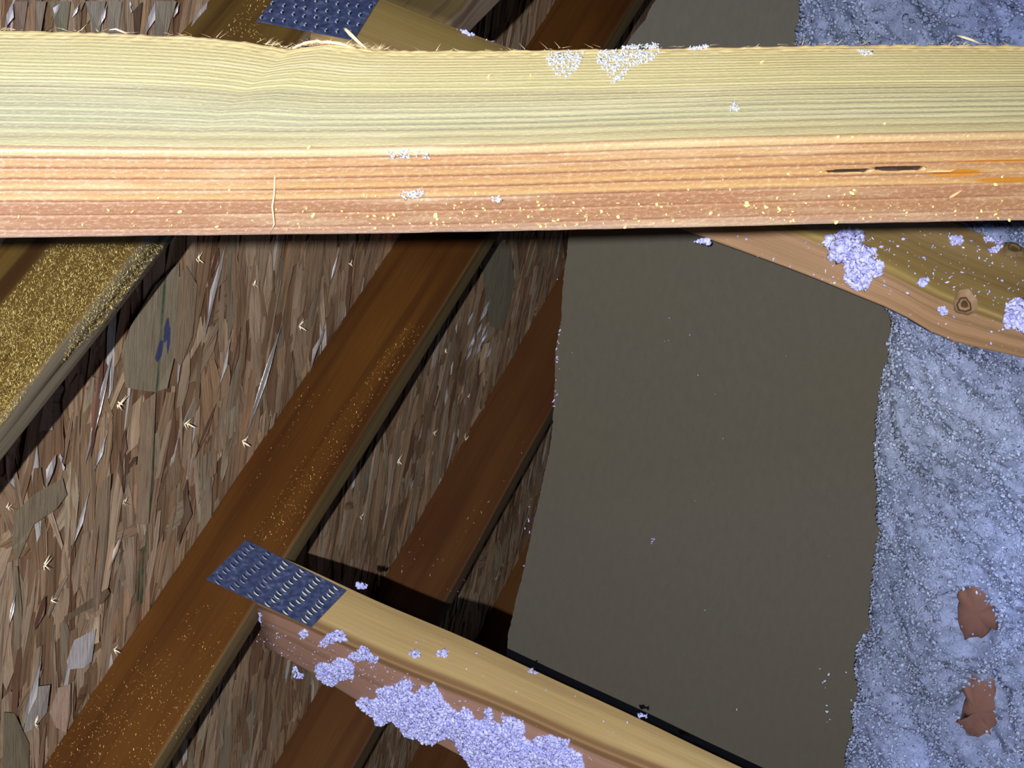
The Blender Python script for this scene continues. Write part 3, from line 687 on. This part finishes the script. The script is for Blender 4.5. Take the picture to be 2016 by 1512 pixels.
# crumbs scattered on both chords: nobody could count them
def scatter(name, zones, seed, label):
    rg = np.random.default_rng(seed); P = []; sz = []
    for poly, pl, n, s in zones:
        poly = np.array(poly, float); lo, hi = poly.min(0), poly.max(0)
        xs = rg.uniform(lo[0], hi[0], n * 5); ys = rg.uniform(lo[1], hi[1], n * 5); m = in_poly(xs, ys, poly)
        for cp_ in CLUMP_POLY: m &= ~in_poly(xs, ys, cp_)
        for x, y in list(zip(xs[m], ys[m]))[:n]:
            q = cast((x, y), pl[2], pl[0], pl[1]) if len(pl) > 2 else hit((x, y), *pl); v = q - CAM; v /= np.linalg.norm(v); P.append(q - v * 0.0006); sz.append(s * rg.uniform(0.4, 1.3))
    P = np.array(P); v, f, c = crumbs(P, np.array(sz), fluff_col(len(P), rg, 0.95), rg, long=2.6)
    o = mesh_obj(name, v, quads=f, mats=[M_FLUFF], colors=c); tag(o, label, 'insulation', kind='stuff'); return o
scatter('insulation_crumbs', [([(500, 1215), (760, 1320), (900, 1385), (860, 1395), (620, 1330), (500, 1262)], narrow2, 130, 0.0008),
    ([(620, 1250), (1000, 1405), (1150, 1470), (1180, 1512), (1100, 1460), (640, 1300)], narrow2, 120, 0.0008),
    ([(700, 1180), (1000, 1310), (1300, 1445), (1250, 1470), (1000, 1360), (700, 1230)], (PB2, S, BV2), 26, 0.0008),
    ([(1040, 1322), (1050, 1318), (1060, 1328)], (PB2, S, BV2), 10, 0.0016), ([(1255, 1408), (1262, 1404), (1278, 1414)], (PB2, S, BV2), 10, 0.0016)], 50,
    'white crumbs of insulation scattered along the middle chord')
scatter('insulation_crumbs', [([(1400, 462), (1600, 465), (1750, 525), (1870, 590), (2016, 650), (2016, 705), (1860, 668), (1740, 600), (1400, 470)], narrow1, 60, 0.0009),
    ([(1700, 460), (1850, 450), (2016, 500), (2016, 630), (1870, 570), (1740, 515)], (PB1, S, BV1), 120, 0.0009),
    ([(900, 55), (960, 75), (1000, 92), (900, 60)], (PB1, S, BV1), 8, 0.0012)], 51,
    'white crumbs of insulation scattered along the upper right chord')
scatter('insulation_crumbs', [([(1100, 500), (1700, 620), (1660, 1450), (1450, 1400), (1050, 1200)], (np.zeros(3), UP), 16, 0.0007),
    ([(1282, 1060), (1290, 1060), (1290, 1070), (1282, 1070)], (np.zeros(3), UP), 8, 0.0009),
    ([(1090, 640), (1104, 640), (1096, 800), (1086, 800)], (np.zeros(3), UP), 14, 0.0012), ([(1050, 960), (1072, 960), (1030, 1120), (1015, 1120)], (np.zeros(3), UP), 10, 0.0010),
    ([(1600, 1300), (1690, 1300), (1660, 1500), (1640, 1500)], (np.zeros(3), UP), 12, 0.0010)], 52,
    'few white specks lying on the grey-brown board')

# knot in the first chord
M_KNOT = simple('dark_knot_wood', (0.085, 0.05, 0.025), 0.6, nscale=120)
M_KNOT2 = simple('knot_rim_wood', (0.30, 0.19, 0.11), 0.6, nscale=150)
def knot(px, P, n_, ra, rb, parent, seed, name='knot', m1=None, m2=None):
    c = hit(px, P, n_); e1 = Wd - n_ * (Wd @ n_); e1 /= np.linalg.norm(e1); e2 = np.cross(n_, e1)
    vw = (CAM - c); sg = 1 if vw @ n_ > 0 else -1
    V = [c + n_ * sg * 0.0002]; Fc = []; mi = []; K = 28
    for r_, h in ((0.45, 0.0018), (0.72, 0.0022), (0.95, 0.0026), (1.25, 0.0016), (1.6, -0.0006)):
        for q in range(K):
            an = 2 * math.pi * q / K; rr = r_ * (1 + 0.08 * math.sin(3 * an + seed) + 0.05 * math.sin(7 * an))
            V.append(c + e1 * ra * rr * math.cos(an) + e2 * rb * rr * math.sin(an) + n_ * sg * h)
    for q in range(K): Fc.append((0, 1 + q, 1 + (q + 1) % K)); mi.append(0)
    for k in range(4):
        for q in range(K):
            a = 1 + k * K + q; b = 1 + k * K + (q + 1) % K; Fc.append((a, a + K, b + K, b)); mi.append(0 if k in (1,) else 1)
    return mesh_obj(name, V, faces=Fc, mats=[m1 or M_KNOT, m2 or M_KNOT2], parent=parent, smooth=True, mat_idx=mi)
knot((1900, 597), cast((1900, 597), *[BV1, PL1, nU]), nU, 0.0062, 0.0075, TR[1], 1)
knot((1996, 492), PB1, S, 0.006, 0.006, TR[1], 2, m2=simple('olive_knot_rim', (0.17, 0.115, 0.05)))

# ------------------------------------------------------------------ fuzz on the studs
def fuzz(k, polys, n, seed, colA, colB, L, wth, plane, name='sawdust_fuzz', lift=0.0006):
    rg = np.random.default_rng(seed); P = []
    for poly, frac in polys:
        poly = np.array(poly, float); lo, hi = poly.min(0), poly.max(0); m_ = int(n * frac)
        xs = rg.uniform(lo[0], hi[0], m_ * 6); ys = rg.uniform(lo[1], hi[1], m_ * 6); m = in_poly(xs, ys, poly)
        # cluster
        cl = vnoise(xs / 100 + ys / 133, ys / 900, 14.0 if k == 1 else 3.0, seed) > rg.uniform(-0.1 if k == 1 else 0.15, 0.62, len(xs)); m &= cl
        P += [hit((x, y), *plane) for x, y in list(zip(xs[m], ys[m]))[:m_]]
    P = np.array(P); n = len(P); nn = plane[1]; sg = 1 if (CAM - P[0]) @ nn > 0 else -1; nn = nn * sg
    a = rg.normal(size=(n, 3)); a -= nn * (a @ nn)[:, None]; a /= np.linalg.norm(a, axis=1, keepdims=True)
    tl = rg.uniform(0.1, 0.9, n)[:, None]; d = a * (1 - tl * .5) + nn * tl; d /= np.linalg.norm(d, axis=1, keepdims=True)
    b = np.cross(d, nn); b /= np.linalg.norm(b, axis=1, keepdims=True); l = L * rg.uniform(0.3, 1.3, n)[:, None]; w = wth * rg.uniform(0.5, 1.2, n)[:, None]
    P = P + nn * lift
    v = np.stack([P - b * w, P + b * w, P + d * l + b * w * .6, P + d * l - b * w * .6], 1).reshape(-1, 3)
    q = np.arange(n * 4).reshape(n, 4)
    t_ = rg.uniform(0, 1, n)[:, None] ** 1.5; c = np.array([colA]) * (1 - t_) + np.array([colB]) * t_
    c = np.repeat(np.hstack([c, np.ones((n, 1))]), 4, 0)
    o = mesh_obj(name, v, quads=q, mats=[M_FUZZ], parent=TR[k] if isinstance(k, int) else k, colors=c); o['kind'] = 'stuff'; return o
M_FUZZ = tinted('golden_fibre', amt=0.05, scale=300, rough=0.4, spec=0.5)
fuzz(1, [([(100, 483), (265, 483), (120, 680), (-40, 900), (-40, 660)], 0.86), ([(265, 483), (325, 483), (200, 640), (120, 720), (150, 640)], 0.14)], 15000, 60, (0.16, 0.09, 0.02), (0.95, 0.78, 0.24), 0.0017, 0.00013, (PB1, S))
fuzz(1, [([(490, 0), (540, 0), (500, 60), (560, 85), (430, 75)], 1.0)], 160, 61, (0.30, 0.18, 0.04), (0.9, 0.6, 0.2), 0.0018, 0.0003, (PB1, S))
fuzz(2, [([(300, 1180), (480, 1200), (380, 1420), (300, 1512), (80, 1512)], 0.5), ([(600, 760), (760, 760), (560, 1080), (440, 1050)], 0.35), ([(760, 640), (840, 640), (760, 760), (680, 760)], 0.15)], 1500, 62, (0.30, 0.15, 0.04), (0.95, 0.62, 0.2), 0.0018, 0.00022, (PB2, S))
fuzz(3, [([(960, 800), (1070, 800), (900, 1180), (780, 1130)], 1.0)], 60, 63, (0.5, 0.36, 0.3), (0.9, 0.85, 0.8), 0.003, 0.0003, (Bk(3), S))

# ------------------------------------------------------------------ foreground web board
S_B = 0.618
PBd = CAM + S * S_B                                    # plane of the nearest truss
top_px = [(-900, 40), (0, 59), (220, 63), (300, 67), (400, 72), (480, 80), (545, 91), (570, 97), (600, 90), (650, 84), (700, 91), (740, 97), (860, 99), (1000, 98), (1180, 95), (1400, 92), (1640, 87), (1800, 87), (2016, 88), (2700, 90)]
ar_px = [(-900, 290), (0, 294), (500, 298), (1000, 291), (1300, 280), (1700, 270), (2016, 264), (2700, 255)]
bt_px = [(-900, 485), (0, 471), (300, 467), (700, 463), (1000, 458), (1400, 449), (1700, 442), (2016, 436), (2700, 424)]
arW = [hit(p, PBd, S) for p in ar_px]
dB = arW[6] - arW[1]; dB /= np.linalg.norm(dB)
qB = np.cross(dB, S); qB /= np.linalg.norm(qB)
fT = line_fun(top_px, PBd, S); fM = line_fun(ar_px, PBd, S); fL = line_fun(bt_px, arW[3], qB)
xl = hit((-900, 290), PBd, S)[0]; xr = hit((3600, 250), PBd, S)[0]
# stop the left end on the sheathing
while (fM(xl) - A0) @ N < 0.012: xl += 0.002
def curB(i, t):
    x = xl + (xr - xl) * t; T = fT(x); M = fM(x); L = fL(x); return (T, M, L, T + (L - M))[i]
def beam_uv(px, face):
    P = hit(px, PBd, S) if face == 'w' else hit(px, arW[3], qB)
    M = fM(P[0]); return P, M
T0 = curB(0, 0)
lenB = np.linalg.norm(curB(0, 1) - T0)
wB = np.mean([np.linalg.norm(curB(0, t) - curB(1, t)) for t in np.linspace(0.2, 0.6, 9)]); nB = np.mean([np.linalg.norm(curB(1, t) - curB(2, t)) for t in np.linspace(0.2, 0.6, 9)])
def uv_px(px):      # U, V of a pixel on the narrow face
    P = hit(px, arW[3], qB); M = fM(P[0]); L = fL(P[0]); u = (P[0] - xl) / (xr - xl) * lenB
    return u, wB + np.linalg.norm(P - M) / np.linalg.norm(L - M) * nB
print('beam faces', wB, nB, 'len', lenB)
rings = [.035, .06, .09, .12, .16, .19, .22, .25, .28, .31, .335, .37, .40, .43, .47, .525, .573, .625, .680, .74, .797, .867, .943]
def f2v(f): return f / 0.545 * wB if f < 0.545 else wB + (f - 0.545) / 0.455 * nB
RV = np.array([f2v(f) for f in rings]); RD = np.array([.2, .2, .25, .3, .5, .6, .7, .75, .8, .8, .85, .9, .9, .8, .6, .9, 1, 1, 1, 1, 1, 1, .8])
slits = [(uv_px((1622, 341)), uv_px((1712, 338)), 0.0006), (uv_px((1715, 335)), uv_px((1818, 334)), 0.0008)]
def dispB(u, v, V3):
    wob = (vnoise(u + 0 * v, v * 3 + 0 * u, 5, 11) - 0.5) * 0.0030
    vv = v + wob; d = np.zeros(np.broadcast_shapes(u.shape, v.shape))
    for r_, k in zip(RV, RD): d -= 0.00032 * k * np.exp(-((vv - r_) / 0.00045) ** 2)
    for a, b, w in slits:
        t_ = np.clip((u - a[0]) / (b[0] - a[0]), 0, 1); inside = (u > a[0]) & (u < b[0])
        vc = a[1] + (b[1] - a[1]) * t_
        half = w * np.sqrt(np.clip(1 - (2 * t_ - 1) ** 4, 0, 1)) + 1e-6
        d -= np.where(inside, 0.0035 * np.clip(1.15 - np.abs(v - vc) / half, 0, 1) ** 0.5, 0)
    # frayed upper arris
    d += np.where(v < 0.006, (vnoise(u, v, 400, 12) - 0.5) * 0.0005, 0)
    d += (vnoise(u, v, 90, 13) - 0.5) * 0.0002
    return d
def beam_mat():
    t = NT('pale_fir_board'); uv = t.n('ShaderNodeTexCoord').outputs['UV']; sep = t.n('ShaderNodeSeparateXYZ', i0=uv); u, v = sep.outputs[0], sep.outputs[1]
    tot = wB + nB
    low = t.noise(t.scalev(uv, (5, 15, 1)), 1.0, 2, 0.5)
    fib = t.noise(t.scalev(uv, (60, 1400, 1)), 1.0, 3, 0.65); fl = t.noise(t.scalev(uv, (9, 90, 1)), 1.0, 3, 0.6)
    mott = t.noise(t.scalev(uv, (420, 700, 1)), 1.0, 2, 0.7)
    vw = t.math('DIVIDE', t.math('ADD', v, t.math('MULTIPLY', t.math('SUBTRACT', low, 0.5), 0.006)), tot)
    colr = t.ramp(vw, [(0.0, (0.40, 0.29, 0.12)), (0.06, (0.315, 0.26, 0.115)), (0.30, (0.325, 0.285, 0.135)), (0.45, (0.345, 0.325, 0.165)), (wB / tot - 0.045, (0.31, 0.275, 0.135)), (wB / tot + 0.03, (0.28, 0.16, 0.066)), (0.80, (0.285, 0.167, 0.062)), (0.93, (0.32, 0.205, 0.08)), (0.965, (0.35, 0.26, 0.14)), (0.985, (0.50, 0.46, 0.36))])  # palest end stops paint the light caught by the lower edge
    vr = t.math('DIVIDE', t.math('ADD', v, t.math('ADD', t.math('MULTIPLY', t.math('SUBTRACT', low, 0.5), 0.0032), t.math('MULTIPLY', t.math('SUBTRACT', fib, 0.5), 0.0004))), tot)
    stops = [(0.0, 0.0)]
    for r_, k in zip(RV[7:], RD[7:]):
        p = r_ / tot; stops += [(p - 0.011, 0.0), (p, float(k)) ] if len(stops) < 29 else []
    stops = sorted(stops)[:31] 
    ring = t.ramp(vr, stops)
    fine = t.math('SINE', t.math('MULTIPLY', vr, 330.0))
    fmask = t.ramp(vr, [(0.02, 0.45), (0.32, 0.5), (0.42, 0.0)])
    c = t.mix(t.math('MULTIPLY', ring, 0.85), colr, t.ramp(vw, [(0.5, (0.13, 0.105, 0.075)), (0.62, (0.15, 0.065, 0.035))]))
    c = t.mix(t.math('MULTIPLY', t.math('MULTIPLY', t.ramp(fine, [(0.2, 0), (0.9, 1)]), fmask), 0.55), c, (0.16, 0.115, 0.055))
    c = t.mix(t.math('MULTIPLY', t.ramp(fl, [(0.52, 0), (0.75, 1)]), 0.4), c, (0.42, 0.36, 0.22))
    c = t.mix(t.math('MULTIPLY', t.ramp(mott, [(0.5, 0), (0.75, 1)]), 0.30), c, (0.46, 0.37, 0.25))
    # resin pocket right of the split
    for (p, ru, rv) in ((uv_px((1880, 343)), 0.013, 0.0022), (uv_px((1985, 356)), 0.016, 0.0014), (uv_px((1960, 320)), 0.022, 0.0007)):
        du = t.math('DIVIDE', t.math('SUBTRACT', u, float(p[0])), ru); dv = t.math('DIVIDE', t.math('SUBTRACT', v, float(p[1])), rv)
        r2 = t.math('ADD', t.math('ADD', t.math('MULTIPLY', du, du), t.math('MULTIPLY', dv, dv)), t.math('MULTIPLY', t.math('SUBTRACT', fl, 0.5), 1.4))
        c = t.mix(t.ramp(r2, [(0.5, 0.92), (1.0, 0)]), c, (0.25, 0.095, 0.006))
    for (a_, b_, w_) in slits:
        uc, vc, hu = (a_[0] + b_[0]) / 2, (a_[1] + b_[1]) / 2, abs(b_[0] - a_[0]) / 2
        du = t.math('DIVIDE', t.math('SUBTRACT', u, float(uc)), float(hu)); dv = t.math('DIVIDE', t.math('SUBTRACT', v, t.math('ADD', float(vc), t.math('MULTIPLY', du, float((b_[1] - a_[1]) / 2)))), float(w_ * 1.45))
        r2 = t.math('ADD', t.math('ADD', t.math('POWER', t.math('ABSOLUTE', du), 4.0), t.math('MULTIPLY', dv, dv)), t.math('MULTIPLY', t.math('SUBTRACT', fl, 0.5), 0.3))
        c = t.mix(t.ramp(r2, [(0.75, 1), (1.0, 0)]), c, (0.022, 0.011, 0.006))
    t.base(c); t.bump(t.math('ADD', t.math('MULTIPLY', fib, 0.7), t.math('ADD', mott, t.math('MULTIPLY', t.math('MULTIPLY', fine, fmask), -0.6))), 0.5, 0.00035)
    return t.set(0.5, 0.45)
truss0 = empty('roof_truss', CAM + S * S_B + Wd * 0.3, 'nearest truss web, the pale and salmon board crossing the top of the view', 'truss', 'trusses along the sheathing')
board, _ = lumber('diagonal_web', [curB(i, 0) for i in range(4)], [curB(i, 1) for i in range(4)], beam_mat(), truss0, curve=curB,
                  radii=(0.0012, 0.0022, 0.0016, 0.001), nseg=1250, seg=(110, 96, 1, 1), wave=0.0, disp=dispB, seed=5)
# torn splinters on its upper arris
def sliver(pts_px, w0, mat, name, parent, lift=0.002, P=None, n_=None):
    P = PBd if P is None else P; n_ = S if n_ is None else n_
    c = [hit(p, P, n_) for p in pts_px]; sg = 1 if (CAM - c[0]) @ n_ > 0 else -1
    V = []; Fc = []
    for i, p in enumerate(c):
        d = (c[min(i + 1, len(c) - 1)] - c[max(i - 1, 0)]); d /= np.linalg.norm(d); q = np.cross(d, n_); t_ = i / (len(c) - 1)
        w = w0 * (math.sin(math.pi * (0.12 + 0.80 * t_))); h = lift * math.sin(math.pi * t_ * 0.8 + 0.3)
        V += [p - q * w + n_ * sg * h, p + n_ * sg * (h + w * 0.7), p + q * w + n_ * sg * h, p + n_ * sg * (h - w * 0.5)]
    for i in range(len(c) - 1):
        for k in range(4): a = 4 * i + k; b = 4 * i + (k + 1) % 4; Fc.append((a, b, b + 4, a + 4))
    Fc += [(3, 2, 1, 0), tuple(4 * (len(c) - 1) + k for k in range(4))]
    return mesh_obj(name, V, faces=Fc, mats=[mat], parent=parent, smooth=True)
sliver([(676, 56), (682, 66), (692, 78), (706, 90), (722, 98)], 0.0011, M_SPLT, 'splinter', truss0)
sliver([(620, 84), (645, 86), (670, 90), (700, 96)], 0.0010, M_SPLT, 'splinter', truss0, 0.001)
sliver([(575, 96), (600, 88), (625, 84), (650, 88)], 0.0009, M_SPLT, 'splinter', truss0, 0.001)
sliver([(215, 60), (228, 61), (240, 66), (250, 68)], 0.0006, M_SPLT, 'splinter', truss0, 0.001)
sliver([(1883, 71), (1896, 77), (1912, 82), (1930, 87)], 0.0010, simple('straw_splinter_wood', (0.34, 0.31, 0.16)), 'splinter', truss0, 0.001)
sliver([(541, 345), (540, 380), (536, 405), (540, 440), (530, 462)], 0.0005, simple('pale_scratch_fibre', (0.5, 0.36, 0.22)), 'splinter', truss0, 0.0004, arW[3], qB)
M_CHIP = simple('peach_torn_wood', (0.42, 0.24, 0.11))
sliver([(1822, 338), (1845, 334), (1868, 334), (1888, 330)], 0.0008, M_CHIP, 'splinter', truss0, 0.0012, arW[3], qB)
sliver([(1866, 392), (1872, 384), (1882, 378), (1895, 372)], 0.0009, M_CHIP, 'splinter', truss0, 0.0012, arW[3], qB)
# frayed hairs along the torn upper edge
def hairs(px_list, seed, mat, L, w, parent, name, P=PBd, n_=S, k=1):
    rg = np.random.default_rng(seed); V = []; Fc = []; sg = -1 if (CAM - P) @ n_ < 0 else 1
    for (x, y) in px_list:
        for _ in range(k):
            p = hit((x + rg.normal(0, 2), y + rg.normal(0, 1.2)), P, n_); d = dB * rg.uniform(0.3, 1) * rg.choice([-1, 1]) + np.cross(dB, n_) * rg.normal(0, 0.35) + n_ * sg * rg.uniform(0, 0.4)
            d /= np.linalg.norm(d); q = np.cross(d, n_); l = L * rg.uniform(0.4, 1.3); s0 = len(V)
            p = p + n_ * sg * 0.0004
            V += [p - q * w, p + q * w, p + d * l]; Fc.append((s0, s0 + 1, s0 + 2))
    o = mesh_obj(name, V, faces=Fc, mats=[mat], parent=parent); o['kind'] = 'stuff'; return o
tp = lambda x: np.interp(x, [p[0] for p in top_px], [p[1] for p in top_px])
hp = [(x, tp(x) + 1) for x in np.concatenate([rng.uniform(520, 760, 170), rng.uniform(0, 2016, 130)])]
hairs(hp, 70, M_SPLT, 0.0035, 0.00014, truss0, 'frayed_fibres')
# golden specks of sawdust on the lower part of the board
M_SPK = simple('gold_resin_speck', (0.95, 0.72, 0.16), 0.25, 0.8, amt=0.05)
rg = np.random.default_rng(80); P = []; sz = []
xs = np.concatenate([rg.uniform(0, 2016, 60), rg.normal(1000, 320, 110), rg.uniform(1500, 2016, 25)]); 
for x in xs:
    y = np.interp(x, [0, 2016], [468, 434]) - abs(rg.normal(0, 34)) - 4
    if y < 310: continue
    P.append(hit((x, y), arW[3], qB)); sz.append(rg.uniform(0.00022, 0.0007))
for (x, y) in ((213, 414), (261, 416), (355, 417), (616, 425), (724, 426), (775, 422), (858, 424), (1184, 417), (1293, 402), (1325, 435), (1217, 427), (1230, 448), (1470, 400), (1472, 405), (1400, 420), (1552, 343), (1530, 390), (1535, 412), (1678, 381), (1562, 433), (1646, 438), (1960, 364), (1960, 422), (1987, 433)):
    P.append(hit((x, y), arW[3], qB)); sz.append(0.0009)
for (x, y) in ((962, 150), (1045, 148), (1742, 243), (1905, 267), (1650, 269), (1678, 270), (1500, 122), (608, 290), (1240, 286)):
    P.append(hit((x, y), PBd, S)); sz.append(0.0008)
P = np.array(P); vd = CAM - P; vd /= np.linalg.norm(vd, axis=1, keepdims=True); P = P + vd * 0.0006
v, f, c = crumbs(P, np.array(sz), np.ones((len(P), 3)), rg)
o = mesh_obj('sawdust_specks', v, quads=f, mats=[M_SPK], parent=truss0); o['kind'] = 'stuff'
# white dusty smears caught on the pale face
def dust(poly, n, seed, s=0.00045, pl=(PBd, S)):
    rg = np.random.default_rng(seed); poly = np.array(poly, float); lo, hi = poly.min(0), poly.max(0); c0 = poly.mean(0)
    xs = rg.uniform(lo[0], hi[0], n * 4); ys = rg.uniform(lo[1], hi[1], n * 4); m = in_poly(xs, ys, poly)
    m &= vnoise(xs / 10, ys / 10, 1.3, seed) > rg.uniform(0.1, 0.8, len(xs))
    P = np.array([hit((x, y), *pl) for x, y in list(zip(xs[m], ys[m]))[:n]]); vd = CAM - P; vd /= np.linalg.norm(vd, axis=1, keepdims=True)
    return P + vd * 0.0004, rg.uniform(s * .5, s * 1.4, len(P))
DP = [dust([(1075, 102), (1150, 100), (1140, 128), (1122, 150), (1100, 150), (1080, 128)], 260, 90), dust([(1175, 100), (1300, 97), (1285, 118), (1240, 132), (1225, 158), (1205, 165), (1190, 140), (1176, 122)], 420, 91),
      dust([(1435, 205), (1450, 202), (1455, 216), (1438, 218)], 30, 92), dust([(1690, 98), (1725, 98), (1715, 108), (1695, 108)], 40, 93), dust([(1225, 90), (1300, 86), (1300, 95), (1225, 97)], 120, 94), dust([(1355, 92), (1395, 90), (1395, 96), (1355, 98)], 50, 95)]
DP2 = [dust([(780, 380), (830, 372), (840, 384), (795, 394)], 90, 96, pl=(arW[3], qB)), dust([(968, 386), (984, 384), (984, 396), (970, 398)], 30, 97, pl=(arW[3], qB)), dust([(760, 296), (850, 296), (850, 312), (770, 312)], 70, 98, pl=(arW[3], qB))]
P = np.vstack([d[0] for d in DP + DP2]); s = np.concatenate([d[1] for d in DP + DP2])
rg = np.random.default_rng(99); v, f, c = crumbs(P, s, np.tile([0.30, 0.31, 0.33], (len(P), 1)), rg, long=3.0)
o = mesh_obj('insulation_dust', v, quads=f, mats=[M_FLUFF], colors=c); tag(o, 'faint white dust of insulation stuck on the pale face of the nearest board', 'dust', kind='stuff')
